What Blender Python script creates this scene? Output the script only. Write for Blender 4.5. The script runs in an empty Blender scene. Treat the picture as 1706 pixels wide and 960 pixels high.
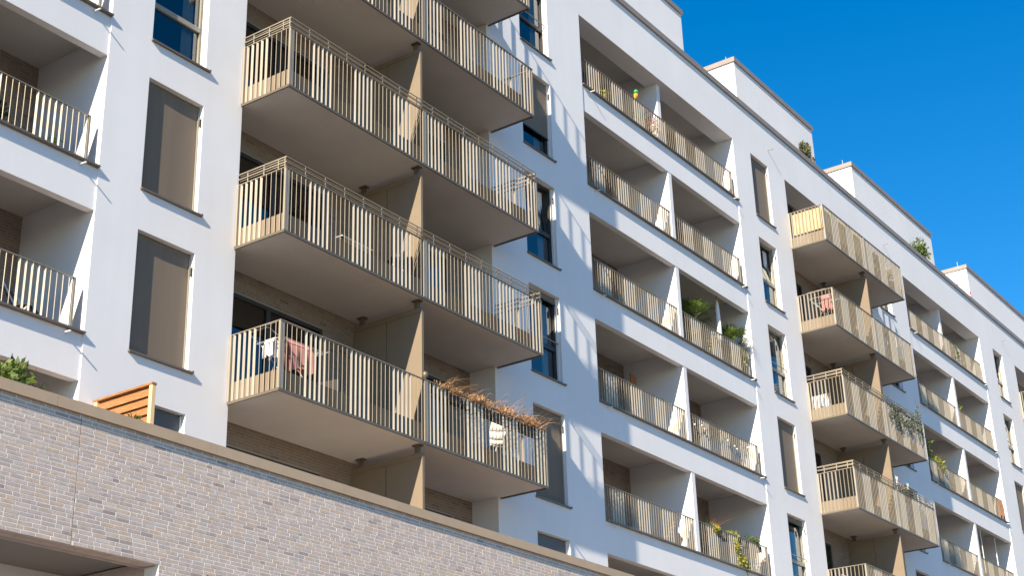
import bpy, bmesh, math, random
from mathutils import Vector, Matrix

rnd = random.Random(7)
scene = bpy.context.scene
COL = scene.collection

# ------------------------------------------------------------------ camera
YAW, PITCH, ROLL, FOC = 0.96337767, 0.40603534, -0.03103853, 2.53298052
CAM = Vector((-29.22081493, -17.89263904, -22.56141123))
fw = Vector((math.sin(YAW)*math.cos(PITCH), math.cos(YAW)*math.cos(PITCH), math.sin(PITCH)))
rt = Vector((math.cos(YAW), -math.sin(YAW), 0)); up = rt.cross(fw)
r2 = rt*math.cos(ROLL) + up*math.sin(ROLL); u2 = up*math.cos(ROLL) - rt*math.sin(ROLL)
cd = bpy.data.cameras.new('camera'); cam = bpy.data.objects.new('camera', cd); COL.objects.link(cam)
cam.matrix_world = Matrix(((r2.x, u2.x, -fw.x, CAM.x), (r2.y, u2.y, -fw.y, CAM.y), (r2.z, u2.z, -fw.z, CAM.z), (0, 0, 0, 1)))
cd.sensor_fit = 'HORIZONTAL'; cd.sensor_width = 36.0; cd.lens = FOC*1000/1706*36.0
cd.clip_start = 0.2; cd.clip_end = 3000
scene.camera = cam

# ------------------------------------------------------------------ sky, sun, exposure
SUN = Vector((4.51, 1.0, -2.83)).normalized()          # the way the light travels
to = -SUN
elev = math.asin(to.z)
w = bpy.data.worlds.new('World'); scene.world = w; w.use_nodes = True
nt = w.node_tree; nt.nodes.clear()
sky = nt.nodes.new('ShaderNodeTexSky'); sky.sky_type = 'NISHITA'; sky.sun_disc = False
sky.sun_elevation = elev; sky.sun_rotation = math.atan2(to.x, to.y)
sky.altitude = 300; sky.air_density = 1.0; sky.dust_density = 0.2; sky.ozone_density = 2.0
hs = nt.nodes.new('ShaderNodeHueSaturation'); hs.inputs['Saturation'].default_value = 1.47
bg = nt.nodes.new('ShaderNodeBackground'); bg.inputs['Strength'].default_value = 0.094
wo = nt.nodes.new('ShaderNodeOutputWorld')
nt.links.new(sky.outputs[0], hs.inputs['Color']); nt.links.new(hs.outputs[0], bg.inputs[0]); nt.links.new(bg.outputs[0], wo.inputs[0])
sl = bpy.data.lights.new('sun', 'SUN'); sl.energy = 5.0; sl.angle = math.radians(0.55); sl.color = (1.0, 0.85, 0.65)
so = bpy.data.objects.new('sun', sl); COL.objects.link(so); so.rotation_euler = SUN.to_track_quat('-Z', 'Y').to_euler()
so.location = (-40, -30, 40)
vs = scene.view_settings
vs.view_transform = 'Standard'; vs.look = 'None'; vs.gamma = 1.0; vs.use_curve_mapping = False
vs.exposure = 1.06
scene.cycles.max_bounces = 8; scene.cycles.diffuse_bounces = 5; scene.cycles.transparent_max_bounces = 12

# ------------------------------------------------------------------ helpers
class MB:
    def __init__(s): s.v = []; s.f = []
    def quad(s, a, b, c, d):
        n = len(s.v); s.v += [tuple(a), tuple(b), tuple(c), tuple(d)]; s.f.append((n, n+1, n+2, n+3)); return s
    def box(s, x0, x1, y0, y1, z0, z1):
        n = len(s.v)
        s.v += [(x0,y0,z0),(x1,y0,z0),(x1,y1,z0),(x0,y1,z0),(x0,y0,z1),(x1,y0,z1),(x1,y1,z1),(x0,y1,z1)]
        s.f += [(n,n+3,n+2,n+1),(n+4,n+5,n+6,n+7),(n,n+1,n+5,n+4),(n+1,n+2,n+6,n+5),(n+2,n+3,n+7,n+6),(n+3,n,n+4,n+7)]
        return s
    def obox(s, c, ax, ay, az):                       # oriented box, half axes
        c, ax, ay, az = map(Vector, (c, ax, ay, az)); n = len(s.v)
        for k in (-1, 1):
            for (i, j) in ((-1,-1),(1,-1),(1,1),(-1,1)): s.v.append(tuple(c+ax*i+ay*j+az*k))
        s.f += [(n,n+3,n+2,n+1),(n+4,n+5,n+6,n+7),(n,n+1,n+5,n+4),(n+1,n+2,n+6,n+5),(n+2,n+3,n+7,n+6),(n+3,n,n+4,n+7)]
        return s
    def tube(s, pts, r, seg=6, r1=None, cap=True):
        pts = [Vector(p) for p in pts]; n0 = len(s.v); N = len(pts)
        for i, p in enumerate(pts):
            t = (pts[min(i+1, N-1)] - pts[max(i-1, 0)]); t = t.normalized() if t.length else Vector((0,0,1))
            a = t.cross(Vector((0,0,1)) if abs(t.z) < .9 else Vector((1,0,0))).normalized(); b = t.cross(a)
            rr = r if r1 is None else r + (r1-r)*i/(N-1)
            for q in range(seg):
                th = 2*math.pi*q/seg; s.v.append(tuple(p + a*math.cos(th)*rr + b*math.sin(th)*rr))
        for i in range(N-1):
            for q in range(seg):
                a0 = n0+i*seg+q; b0 = n0+i*seg+(q+1) % seg
                s.f.append((a0, b0, b0+seg, a0+seg))
        if cap:
            s.f.append(tuple(n0+q for q in range(seg))[::-1]); s.f.append(tuple(n0+(N-1)*seg+q for q in range(seg)))
        return s
    def lathe(s, c, prof, seg=16):
        n0 = len(s.v)
        for (r, z) in prof:
            for q in range(seg):
                th = 2*math.pi*q/seg; s.v.append((c[0]+r*math.cos(th), c[1]+r*math.sin(th), c[2]+z))
        for i in range(len(prof)-1):
            for q in range(seg):
                a0 = n0+i*seg+q; b0 = n0+i*seg+(q+1) % seg
                s.f.append((a0, b0, b0+seg, a0+seg))
        s.f.append(tuple(n0+q for q in range(seg))[::-1]); s.f.append(tuple(n0+(len(prof)-1)*seg+q for q in range(seg)))
        return s
    def mesh(s, name, mat, smooth=False):
        m = bpy.data.meshes.new(name); m.from_pydata(s.v, [], s.f); m.update()
        if mat: m.materials.append(mat)
        if smooth: m.polygons.foreach_set('use_smooth', [True]*len(m.polygons))
        return m
    def build(s, name, mat, parent=None, smooth=False, bevel=0):
        o = bpy.data.objects.new(name, s.mesh(name, mat, smooth)); COL.objects.link(o)
        if parent: o.parent = parent
        if bevel:
            b = o.modifiers.new('bevel', 'BEVEL'); b.width = bevel; b.segments = 2; b.limit_method = 'ANGLE'
        return o
def inst(name, mesh, parent, loc, rz=0.0, scale=None):
    o = bpy.data.objects.new(name, mesh); COL.objects.link(o); o.location = loc; o.rotation_euler = (0, 0, rz)
    if scale: o.scale = scale
    if parent: o.parent = parent
    return o
def empty(name, parent=None, loc=(0,0,0)):
    o = bpy.data.objects.new(name, None); COL.objects.link(o); o.empty_display_size = .3; o.location = loc
    if parent: o.parent = parent
    return o
def tag(o, label=None, cat=None, group=None, kind=None):
    if label: o['label'] = label
    if cat: o['category'] = cat
    if group: o['group'] = group
    if kind: o['kind'] = kind
    return o

# ------------------------------------------------------------------ materials
def mat(name, col, rough=.6, metal=0.0, spec=.5):
    m = bpy.data.materials.new(name); m.use_nodes = True; n = m.node_tree; b = n.nodes['Principled BSDF']
    b.inputs['Base Color'].default_value = (*col, 1); b.inputs['Roughness'].default_value = rough
    b.inputs['Metallic'].default_value = metal; b.inputs['Specular IOR Level'].default_value = spec
    return m
def N(m, t, **kw):
    n = m.node_tree.nodes.new(t)
    for k, v in kw.items(): setattr(n, k, v)
    return n
def L(m, a, b): m.node_tree.links.new(a, b)
def bsdf(m): return m.node_tree.nodes['Principled BSDF']
def objcoord(m): return N(m, 'ShaderNodeNewGeometry').outputs['Position']
def noise(m, scale, detail=4, rough=.55, vec=None, stretch=None):
    t = N(m, 'ShaderNodeTexNoise'); t.inputs['Scale'].default_value = scale; t.inputs['Detail'].default_value = detail; t.inputs['Roughness'].default_value = rough
    v = vec or objcoord(m)
    if stretch:
        mp = N(m, 'ShaderNodeMapping'); mp.inputs['Scale'].default_value = stretch; L(m, v, mp.inputs[0]); v = mp.outputs[0]
    L(m, v, t.inputs['Vector']); return t.outputs['Fac']
def ramp(m, fac, stops):
    r = N(m, 'ShaderNodeValToRGB'); e = r.color_ramp.elements
    while len(e) < len(stops): e.new(.5)
    for q, (p, c) in zip(e, stops): q.position = p; q.color = (*c, 1)
    L(m, fac, r.inputs[0]); return r.outputs[0]
def bump(m, h, strength, dist):
    b = N(m, 'ShaderNodeBump'); b.inputs['Strength'].default_value = strength; b.inputs['Distance'].default_value = dist
    L(m, h, b.inputs['Height']); L(m, b.outputs[0], bsdf(m).inputs['Normal']); return b
def mixc(m, a, b, fac, mode='MIX'):
    x = N(m, 'ShaderNodeMix', data_type='RGBA', blend_type=mode)
    if isinstance(fac, float): x.inputs[0].default_value = fac
    else: L(m, fac, x.inputs[0])
    for s, i in ((a, 6), (b, 7)):
        if isinstance(s, tuple): x.inputs[i].default_value = (*s, 1)
        else: L(m, s, x.inputs[i])
    return x.outputs[2]
M = {}
# white render: fine grain, faint vertical rain streaks, weak blotches
m = M['stucco'] = mat('white_render', (.8,.8,.8), .85, 0, .25)
c = ramp(m, noise(m, .6, 5), [(.3, (.755,.765,.80)), (.7, (.80,.81,.845))])
c = mixc(m, c, ramp(m, noise(m, 1.6, 4, .6, None, (2.2, 1, .10)), [(.40, (.93,.925,.915)), (.62, (1,1,1))]), .22, 'MULTIPLY')
L(m, c, bsdf(m).inputs['Base Color'])
bump(m, noise(m, 75, 3, .6), .30, .006)
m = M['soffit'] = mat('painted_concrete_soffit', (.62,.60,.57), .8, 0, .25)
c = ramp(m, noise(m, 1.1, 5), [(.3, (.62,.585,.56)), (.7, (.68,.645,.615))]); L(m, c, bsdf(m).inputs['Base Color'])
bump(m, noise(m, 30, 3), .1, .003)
def metal(name, col, var=.06, rough=.42, met=.35):
    m = mat(name, col, rough, met)
    lo = tuple(x*(1-var) for x in col); hi = tuple(min(1, x*(1+var)) for x in col)
    L(m, ramp(m, noise(m, 3.0, 4), [(.3, lo), (.7, hi)]), bsdf(m).inputs['Base Color'])
    return m
M['champ'] = metal('champagne_metal', (.385,.338,.265))
M['champ_panel'] = metal('champagne_sheet', (.21,.168,.12), .04, .7, .0)
M['trim'] = metal('bronze_trim', (.16,.135,.105), .1, .45, .3)
M['coping'] = metal('bronze_coping', (.46,.345,.238), .05, .6, .0)
M['roofcop'] = metal('roof_coping', (.30,.25,.21), .06, .5, .2)
M['sill'] = metal('sill_metal', (.17,.14,.115), .08, .45, .3)
M['frame'] = metal('window_frame_paint', (.30,.285,.24), .05, .4, .1)
M['dframe'] = metal('dark_frame_paint', (.045,.047,.05), .1, .4, .1)
M['guide'] = mat('guide_rail', (.72,.72,.70), .5)
M['black'] = mat('black_plastic', (.02,.02,.022), .5)
m = M['blind'] = mat('blind_fabric', (.17,.15,.125), .7, 0, .3)
wv = noise(m, 2.2, 3, .5, None, (3, 1, .15)); L(m, ramp(m, wv, [(.35, (.178,.143,.110)), (.65, (.19,.154,.12))]), bsdf(m).inputs['Base Color'])
m = M['shutter'] = mat('roller_shutter', (.09,.09,.095), .5)
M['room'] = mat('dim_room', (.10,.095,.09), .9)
M['curtain'] = mat('curtain_cloth', (.72,.70,.67), .9)
# window glass: fresnel mirror over a dim view in
m = M['glass'] = bpy.data.materials.new('window_glass'); m.use_nodes = True; n = m.node_tree; n.nodes.clear()
o_ = n.nodes.new('ShaderNodeOutputMaterial'); fr = n.nodes.new('ShaderNodeFresnel'); fr.inputs['IOR'].default_value = 2.0
gl = n.nodes.new('ShaderNodeBsdfGlossy'); gl.inputs['Roughness'].default_value = .004; gl.inputs['Color'].default_value = (.92,.97,1,1)
tr = n.nodes.new('ShaderNodeBsdfTransparent'); tr.inputs['Color'].default_value = (.60,.66,.66,1)
mx = n.nodes.new('ShaderNodeMixShader')
wn = n.nodes.new('ShaderNodeTexNoise'); wn.inputs['Scale'].default_value = 1.4; wn.inputs['Detail'].default_value = 1
bp = n.nodes.new('ShaderNodeBump'); bp.inputs['Strength'].default_value = .05; bp.inputs['Distance'].default_value = .03
gp = n.nodes.new('ShaderNodeNewGeometry'); n.links.new(gp.outputs['Position'], wn.inputs['Vector'])
n.links.new(wn.outputs['Fac'], bp.inputs['Height']); n.links.new(bp.outputs[0], gl.inputs['Normal'])
n.links.new(fr.outputs[0], mx.inputs[0]); n.links.new(tr.outputs[0], mx.inputs[1]); n.links.new(gl.outputs[0], mx.inputs[2]); n.links.new(mx.outputs[0], o_.inputs[0])
# bricks: each brick its own tone (random per object and per island)
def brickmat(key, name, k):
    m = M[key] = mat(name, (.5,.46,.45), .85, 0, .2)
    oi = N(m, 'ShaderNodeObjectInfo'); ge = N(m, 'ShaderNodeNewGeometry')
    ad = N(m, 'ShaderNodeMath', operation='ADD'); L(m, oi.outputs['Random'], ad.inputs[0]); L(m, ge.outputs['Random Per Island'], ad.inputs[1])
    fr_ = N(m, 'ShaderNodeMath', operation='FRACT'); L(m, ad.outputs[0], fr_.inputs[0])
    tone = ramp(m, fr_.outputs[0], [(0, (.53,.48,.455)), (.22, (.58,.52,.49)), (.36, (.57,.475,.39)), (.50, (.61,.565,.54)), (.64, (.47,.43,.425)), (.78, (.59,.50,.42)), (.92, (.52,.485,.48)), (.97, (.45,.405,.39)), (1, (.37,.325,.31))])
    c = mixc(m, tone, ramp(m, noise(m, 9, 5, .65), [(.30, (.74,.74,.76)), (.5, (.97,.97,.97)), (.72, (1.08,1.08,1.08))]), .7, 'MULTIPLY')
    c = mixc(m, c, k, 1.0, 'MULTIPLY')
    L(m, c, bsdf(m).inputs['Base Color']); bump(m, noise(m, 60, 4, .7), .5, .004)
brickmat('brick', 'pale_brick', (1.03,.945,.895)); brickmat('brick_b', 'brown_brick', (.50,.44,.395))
m = M['mortar'] = mat('pale_mortar', (.84,.82,.79), .95, 0, .1); bump(m, noise(m, 90, 3), .4, .003)
m = M['mortar_d'] = mat('grey_mortar', (.34,.315,.29), .95, 0, .1)
m = M['wood'] = mat('larch_board', (.6,.33,.14), .6)
oi = N(m, 'ShaderNodeObjectInfo')
g = noise(m, 7, 6, .65, None, (6, 1.0, 12))
c = ramp(m, g, [(.30, (.17,.07,.025)), (.5, (.31,.14,.05)), (.7, (.43,.22,.09))]); L(m, c, bsdf(m).inputs['Base Color'])
M['wood_pale'] = mat('pale_post_wood', (.72,.52,.30), .6)
m = M['reed'] = mat('reed_mat', (.70,.56,.34), .8)
L(m, ramp(m, noise(m, 20, 3, .6, None, (1, 1, .08)), [(.35, (.55,.40,.21)), (.65, (.80,.66,.42))]), bsdf(m).inputs['Base Color'])
m = M['ground'] = mat('pavement', (.26,.24,.215), .9)
L(m, ramp(m, noise(m, .35, 6), [(.3, (.085,.071,.057)), (.7, (.13,.11,.088))]), bsdf(m).inputs['Base Color'])
M['terrace'] = mat('terrace_slabs', (.50,.46,.40), .9)
M['carport'] = mat('carport_shaded_render', (.26,.235,.21), .85)  # base colour darkened to carry the shade deep inside the podium opening
M['deck'] = mat('grey_decking', (.13,.12,.11), .8)
L(M['deck'], ramp(M['deck'], noise(M['deck'], 5, 4, .6, None, (.3, 8, 1)), [(.3, (.10,.092,.085)), (.7, (.16,.15,.135))]), bsdf(M['deck']).inputs['Base Color'])
def leafm(name, c0, c1, trans=.25):
    m = bpy.data.materials.new(name); m.use_nodes = True; b = bsdf(m); b.inputs['Roughness'].default_value = .55
    ge = N(m, 'ShaderNodeNewGeometry'); c = ramp(m, ge.outputs['Random Per Island'], [(0, c0), (1, c1)])
    L(m, c, b.inputs['Base Color'])
    t = N(m, 'ShaderNodeBsdfTranslucent'); L(m, c, t.inputs[0]); x = N(m, 'ShaderNodeMixShader'); x.inputs[0].default_value = trans
    out = [q for q in m.node_tree.nodes if q.type == 'OUTPUT_MATERIAL'][0]
    L(m, b.outputs[0], x.inputs[1]); L(m, t.outputs[0], x.inputs[2]); L(m, x.outputs[0], out.inputs[0])
    return m
M['leaf'] = leafm('green_leaves', (.05,.10,.02), (.16,.22,.04))
M['leaf_y'] = leafm('yellow_green_leaves', (.22,.26,.03), (.50,.46,.06))
M['leaf_d'] = leafm('dark_leaves', (.02,.05,.015), (.07,.11,.03))
M['leaf_g'] = leafm('grey_olive_leaves', (.07,.08,.04), (.20,.21,.11))
M['palm'] = leafm('palm_leaves', (.05,.11,.02), (.20,.27,.06))
M['dry'] = leafm('dry_grass', (.24,.115,.045), (.50,.31,.16), .15)
M['red_leaf'] = leafm('red_leaves', (.30,.05,.04), (.45,.14,.08))
M['stem'] = mat('stem_bark', (.16,.11,.07), .8)
M['white'] = mat('white_plastic', (.80,.80,.78), .45)
M['whitecloth'] = mat('white_cloth', (.82,.80,.79), .9)
M['pink'] = mat('pink_cloth', (.44,.20,.18), .9)
M['steel'] = mat('galvanised_wire', (.70,.70,.70), .35, .6)
M['dark'] = mat('dark_wicker', (.03,.028,.026), .7)
M['blue'] = mat('blue_cushion', (.35,.47,.66), .9)
M['terracotta'] = mat('terracotta_pot', (.45,.20,.11), .8)
M['planter'] = mat('grey_planter', (.07,.07,.075), .6)
M['green_p'] = mat('green_plastic', (.03,.42,.12), .4)
M['orange_p'] = mat('orange_plastic', (.80,.22,.03), .4)
M['yellow_p'] = mat('yellow_plastic', (.85,.60,.05), .4)
M['red_p'] = mat('red_plastic', (.65,.05,.06), .4)
M['blue_p'] = mat('pale_blue_plastic', (.35,.60,.85), .4)
M['bulb'] = mat('frosted_bulb', (.85,.84,.80), .3)

# ------------------------------------------------------------------ layout
H = 2.9
GROUND = -24.3
TERR = -16.75
L1 = (-23.8, -15.11); L2 = (0.0, 8.67); L3 = (22.2, 30.45); L4 = (45.0, 53.7)
R1 = (-12.0, -4.22); R2 = (12.27, 18.6); R3 = (34.94, 42.6)
WA = (-14.21, -12.94); WB = (-2.81, -1.55); WC = (9.85, 11.05); WE = (19.45, 20.65); WD = (32.1, 33.28)
BD = 1.19                                        # balcony projection
ZB = lambda k: -H*k + .43                        # underside of slab k

# ground and terrace
g = MB().quad((-900,-900,GROUND),(900,-900,GROUND),(900,900,GROUND),(-900,900,GROUND)).build('ground', M['ground']); tag(g, kind='structure')

bld = empty('apartment_building', loc=(9, 0, GROUND)); bld.location = (0,0,0)
tag(bld, 'long white rendered apartment block with champagne balconies, loggias and set-back roof storeys', 'building')

# ---- facade wall: grid of solid cells with real openings
holes = []
for a, b in (L1, L2, L3, L4): holes.append((a, b, TERR, 0.0, 1.86))
for a, b in (R1, R2, R3): holes.append((a, b, TERR, 0.04, .68))
WIN = []
for nm, (a, b) in (('A', WA), ('B', WB), ('C', WC), ('E', WE), ('D', WD)):
    for k in range(0, 6): 
        WIN.append((nm, k, a, b)); holes.append((a, b, -H*k-2.15, -H*k, .26))
FX0, FX1, FZ1 = -32.0, 64.0, 1.55
xs = sorted({FX0, FX1, *[h[0] for h in holes], *[h[1] for h in holes]}); zs = sorted({GROUND, FZ1, *[h[2] for h in holes], *[h[3] for h in holes]})
def inhole(x, z): return any(h[0] < x < h[1] and h[2] < z < h[3] for h in holes)
fm = MB()
for i in range(len(xs)-1):
    for j in range(len(zs)-1):
        if not inhole((xs[i]+xs[i+1])/2, (zs[j]+zs[j+1])/2):
            fm.quad((xs[i],0,zs[j]),(xs[i+1],0,zs[j]),(xs[i+1],0,zs[j+1]),(xs[i],0,zs[j+1]))
for (a, b, z0, z1, d) in holes:
    fm.quad((b,0,z0),(b,d,z0),(b,d,z1),(b,0,z1)); fm.quad((a,d,z0),(a,0,z0),(a,0,z1),(a,d,z1))
    dd = .55 if d > 1.5 else d
    fm.quad((a,0,z1),(b,0,z1),(b,dd,z1),(a,dd,z1))
    if d > 1.5:
        fm.quad((a,dd,z1),(b,dd,z1),(b,dd,.44),(a,dd,.44))
        for x, s in ((a, -1), (b, 1)): fm.quad((x,dd,z1),(x,d,z1),(x,d,.44),(x,dd,.44))
    fm.quad((a,0,z0),(a,d,z0),(b,d,z0),(b,0,z0))
fm.quad((FX0,0,FZ1),(FX1,0,FZ1),(FX1,.38,FZ1),(FX0,.38,FZ1)).quad((FX0,.38,.7),(FX1,.38,.7),(FX1,.38,FZ1),(FX0,.38,FZ1))
fm.quad((FX1,0,GROUND),(FX1,12,GROUND),(FX1,12,FZ1),(FX1,0,FZ1)).quad((FX0,0,GROUND),(FX0,12,GROUND),(FX0,12,FZ1),(FX0,0,FZ1))
fm.quad((FX0,12,GROUND),(FX1,12,GROUND),(FX1,12,FZ1),(FX0,12,FZ1))
wall = fm.build('facade_wall', M['stucco'], bld)
bm = bmesh.new(); bm.from_mesh(wall.data); bmesh.ops.remove_doubles(bm, verts=bm.verts, dist=1e-4); bm.to_mesh(wall.data); bm.free()
MB().box(FX0, FX1, .381, 12, .5, .70).build('roof_deck', M['terrace'], bld)
# roof edge coping in lengths, with tiny gaps
x = FX0
while x < FX1:
    e = min(x+4.0, FX1); MB().box(x+.004, e-.004, -.06, .44, FZ1-.03, FZ1+.15).build('roof_coping', M['roofcop'], bld); x = e
# set-back roof storeys
SB = .6
for (a, b) in ((-14.0, 7.09), (10.6, 16.55), (20.0, 28.05), (32.2, 44.0)):
    pb = empty('roof_storey', bld)
    MB().box(a, b, SB, 9.0, .7, 3.93).build('wall', M['stucco'], pb)
    MB().box(a-.05, b+.05, SB-.05, 9.05, 3.93, 4.10).build('coping', M['roofcop'], pb)
    MB().tube([(a+.5,SB+.5,4.1),(a+.5,SB+.5,4.55)], .012, 6).build('lightning_rod', M['steel'], pb)

# ---- slabs, beams, dividing walls and rails of the loggias
RAIL = []
slatz = {}
def slatmesh(h):
    key = round(h, 3)
    if key not in slatz: slatz[key] = MB().box(-.0215, .0215, -.004, .004, 0, h).mesh('slat', M['champ'])
    return slatz[key]
A45 = math.radians(45)
def slatrow(parent, p0, p1, h, pitch=.1165, phase=0, skip=None):
    p0, p1 = Vector(p0), Vector(p1); d = p1-p0; n = max(1, int(round(d.length/pitch))); me = slatmesh(h)
    for i in range(n):
        t = (i+.5)/n
        if skip and skip(i): continue
        thin = ((i+phase)//5) % 2 == 0
        inst('slat', me, parent, p0+d*t, (A45 if thin else -A45) + rnd.uniform(-.03, .03))

bricks_jobs = []
def loggia(x0, x1, mid, klist, lab, vis0=None):
    for k in klist:
        zs_ = -H*k                                             # opening head
        bay = empty('loggia', bld)
        zb = -H*(k+1)
        beam = MB().box(x0+.004, x1-.004, .022, .18, zb, zb+.75).build('parapet_beam', M['stucco'], bay)
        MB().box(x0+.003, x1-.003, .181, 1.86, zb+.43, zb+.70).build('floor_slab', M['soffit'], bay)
        MB().box(x0+.006, mid-.003, .184, 1.855, zb+.701, zb+.715).build('decking', M['deck'], bay); MB().box(mid+.183, x1-.006, .184, 1.855, zb+.701, zb+.715).build('decking', M['deck'], bay)
        MB().box(x0+.006, x1-.006, -.055, .20, zb+.752, zb+.785).build('sill', M['sill'], bay)
        tk = .18
        MB().box(mid, mid+tk, .03 if k else .2, 1.859, zb+.701, zs_+.429).build('dividing_wall', M['stucco'], bay)
        # railing
        zr = -H*k-1.24; ry = .075
        MB().box(x0+.03, x1-.20, ry-.022, ry+.022, zr-.012, zr).build('top_rail', M['champ'], bay)
        for xx in (x0+.05, mid+.09, x1-.215): MB().box(xx-.02, xx+.02, ry-.02, ry+.02, zb+.785, zr-.012).build('post', M['champ'], bay)
        s0 = x0+.09 if vis0 is None else vis0
        slatrow(bay, (s0, ry, zb+.786), (x1-.25, ry, zb+.786), zr-.013-(zb+.786), phase=2)
        for xx in (x0+.35, x1-.37):
            MB().tube([(xx,.02,zb+.68),(xx,-.15,zb+.665)], .014, 8).build('drain_spout', M['guide'], bay)
        # back wall and doors
        zt = zs_+.43
        for (a, b) in ((x0, mid), (mid+tk, x1)):
            da, db = b-3.0, b-1.55
            bricks_jobs.append((bay, a, b, zb+.7, zt, 1.86, (da, db, zb+.7, zs_-.42), max(zb+.7, zt-1.75)))
            door(bay, da, db, zb+.7, zs_-.42, 1.92)
        tag(bay, lab % ('top', 'second', 'third', 'fourth', 'fifth', 'sixth')[k])
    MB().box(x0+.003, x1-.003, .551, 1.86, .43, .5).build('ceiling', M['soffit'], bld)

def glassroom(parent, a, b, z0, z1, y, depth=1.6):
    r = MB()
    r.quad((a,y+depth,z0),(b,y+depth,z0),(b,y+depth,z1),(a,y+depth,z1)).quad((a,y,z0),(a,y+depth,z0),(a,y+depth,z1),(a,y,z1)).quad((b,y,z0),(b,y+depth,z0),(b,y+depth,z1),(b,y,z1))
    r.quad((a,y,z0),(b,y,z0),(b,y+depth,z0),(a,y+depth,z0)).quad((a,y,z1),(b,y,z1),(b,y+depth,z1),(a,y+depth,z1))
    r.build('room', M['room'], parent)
def door(parent, a, b, z0, z1, y):
    f = MB(); t = .07
    f.box(a,a+t,y-.06,y,z0,z1).box(b-t,b,y-.06,y,z0,z1).box(a+t,b-t,y-.06,y,z1-t,z1).box(a+t,b-t,y-.06,y,z0,z0+t)
    mid = (a+b)/2; f.box(mid-.05, mid+.05, y-.07, y, z0+t, z1-t)
    f.build('door_frame', M['dframe'], parent)
    for (p, q) in ((a+t, mid-.05), (mid+.05, b-t)):
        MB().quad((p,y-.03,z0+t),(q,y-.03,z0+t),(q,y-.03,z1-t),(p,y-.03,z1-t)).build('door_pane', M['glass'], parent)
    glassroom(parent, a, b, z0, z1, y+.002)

loggia(*L1, -19.5, (2,3,4,5), 'loggia of the left edge column, %s storey from the roof', vis0=-20.3)
loggia(*L2, 4.37, range(0,6), 'loggia of the middle column, %s from the roof')
loggia(*L3, 26.3, range(0,6), 'loggia of the right-hand column, %s from the roof')
loggia(*L4, 49.3, (0,), 'loggia beyond the right edge, %s from the roof')

# ---- balconies
def balcony(x0, x1, k, extra, lab, rc, div, doors):
    zb = ZB(k); B = empty('balcony', bld); zt = zb + 1.235; yf = -BD
    xl, xr = x0-.03, x1+.10 if x0 < 0 else x1+.03
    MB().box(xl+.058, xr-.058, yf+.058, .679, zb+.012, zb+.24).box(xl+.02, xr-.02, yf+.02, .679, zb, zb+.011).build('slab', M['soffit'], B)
    MB().box(xl+.06, xr-.06, yf+.06, .675, zb+.241, zb+.262).build('decking', M['deck'], B)
    # sheet panels behind the slats and the dark edge angle below
    MB().box(xl+.046, xr-.046, yf+.036, yf+.046, zb+.02, zb+.37).build('fascia_panel', M['champ_panel'], B)
    for xx in (xl+.034, xr-.044): MB().box(xx, xx+.01, yf+.048, -.004, zb+.02, zb+.37).build('fascia_panel', M['champ_panel'], B)
    t = MB(); t.box(xl-.01, xr+.01, yf-.012, yf+.018, zb-.03, zb+.018); t.box(xl-.01, xl+.019, yf+.019, -.005, zb-.03, zb+.018); t.box(xr-.019, xr+.01, yf+.019, -.005, zb-.03, zb+.018)
    t.build('edge_angle', M['trim'], B)
    # top rails
    t = MB(); t.box(xl-.012, xr+.012, yf-.02, yf+.03, zt-.012, zt); t.box(xl-.012, xl+.035, yf+.031, -.005, zt-.012, zt); t.box(xr-.035, xr+.012, yf+.031, -.005, zt-.012, zt)
    t.build('top_rail', M['champ'], B)
    h = zt-.014-(zb+.02)
    ps = MB().box(-.022,.022,-.022,.022,0,h).mesh('post', M['champ'])
    for (px, py) in ((xl+.016,yf+.012),(xl+.075,yf+.012),(div-.03,yf+.006),(div+.03,yf+.006),(xr-.016,yf+.012),(xl+.005,-.03),(xr-.005,-.03)):
        inst('post', ps, B, (px, py, zb+.019))
    slatrow(B, (xl+.11, yf+.005, zb+.02), (div-.06, yf+.005, zb+.02), h, phase=1)
    slatrow(B, (div+.06, yf+.005, zb+.02), (xr-.05, yf+.005, zb+.02), h, phase=5)
    slatrow(B, (xl+.005, -.05, zb+.02), (xl+.005, yf+.05, zb+.02), h, phase=5)
    slatrow(B, (xr-.005, -.05, zb+.02), (xr-.005, yf+.05, zb+.02), h, phase=5)
    if extra:
        for dz in (.105, .205):
            MB().tube([(xl,-.02,zt+dz),(xl,yf,zt+dz),(xr,yf,zt+dz),(xr,-.02,zt+dz)], .012, 6).build('guard_rail', M['champ'], B)
            MB().tube([(xl+.05,-.02,zt+dz-.012),(xl+.05,yf+.06,zt+dz-.012),(xr-.05,yf+.06,zt+dz-.012),(xr-.05,-.02,zt+dz-.012)], .009, 5).build('guard_rail', M['champ'], B)
        n = int((xr-xl)/.52); st = MB().box(-.009,.009,-.009,.009,0,.205).mesh('guard_stub', M['champ'])
        for i in range(n+1): inst('guard_stub', st, B, (xl+(xr-xl)*i/n, yf+.02, zt+.001))
        for yy in (-.25,-.65,-1.0):
            inst('guard_stub', st, B, (xl+.01, yy, zt+.001)); inst('guard_stub', st, B, (xr-.01, yy, zt+.001))
    tag(B, lab); RAIL.append(B)
    if k > 1: screen(B, div, zb+.24, zb+H, .6)
    recess(B, rc, zb+.24, zb+H, div, doors)
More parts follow.
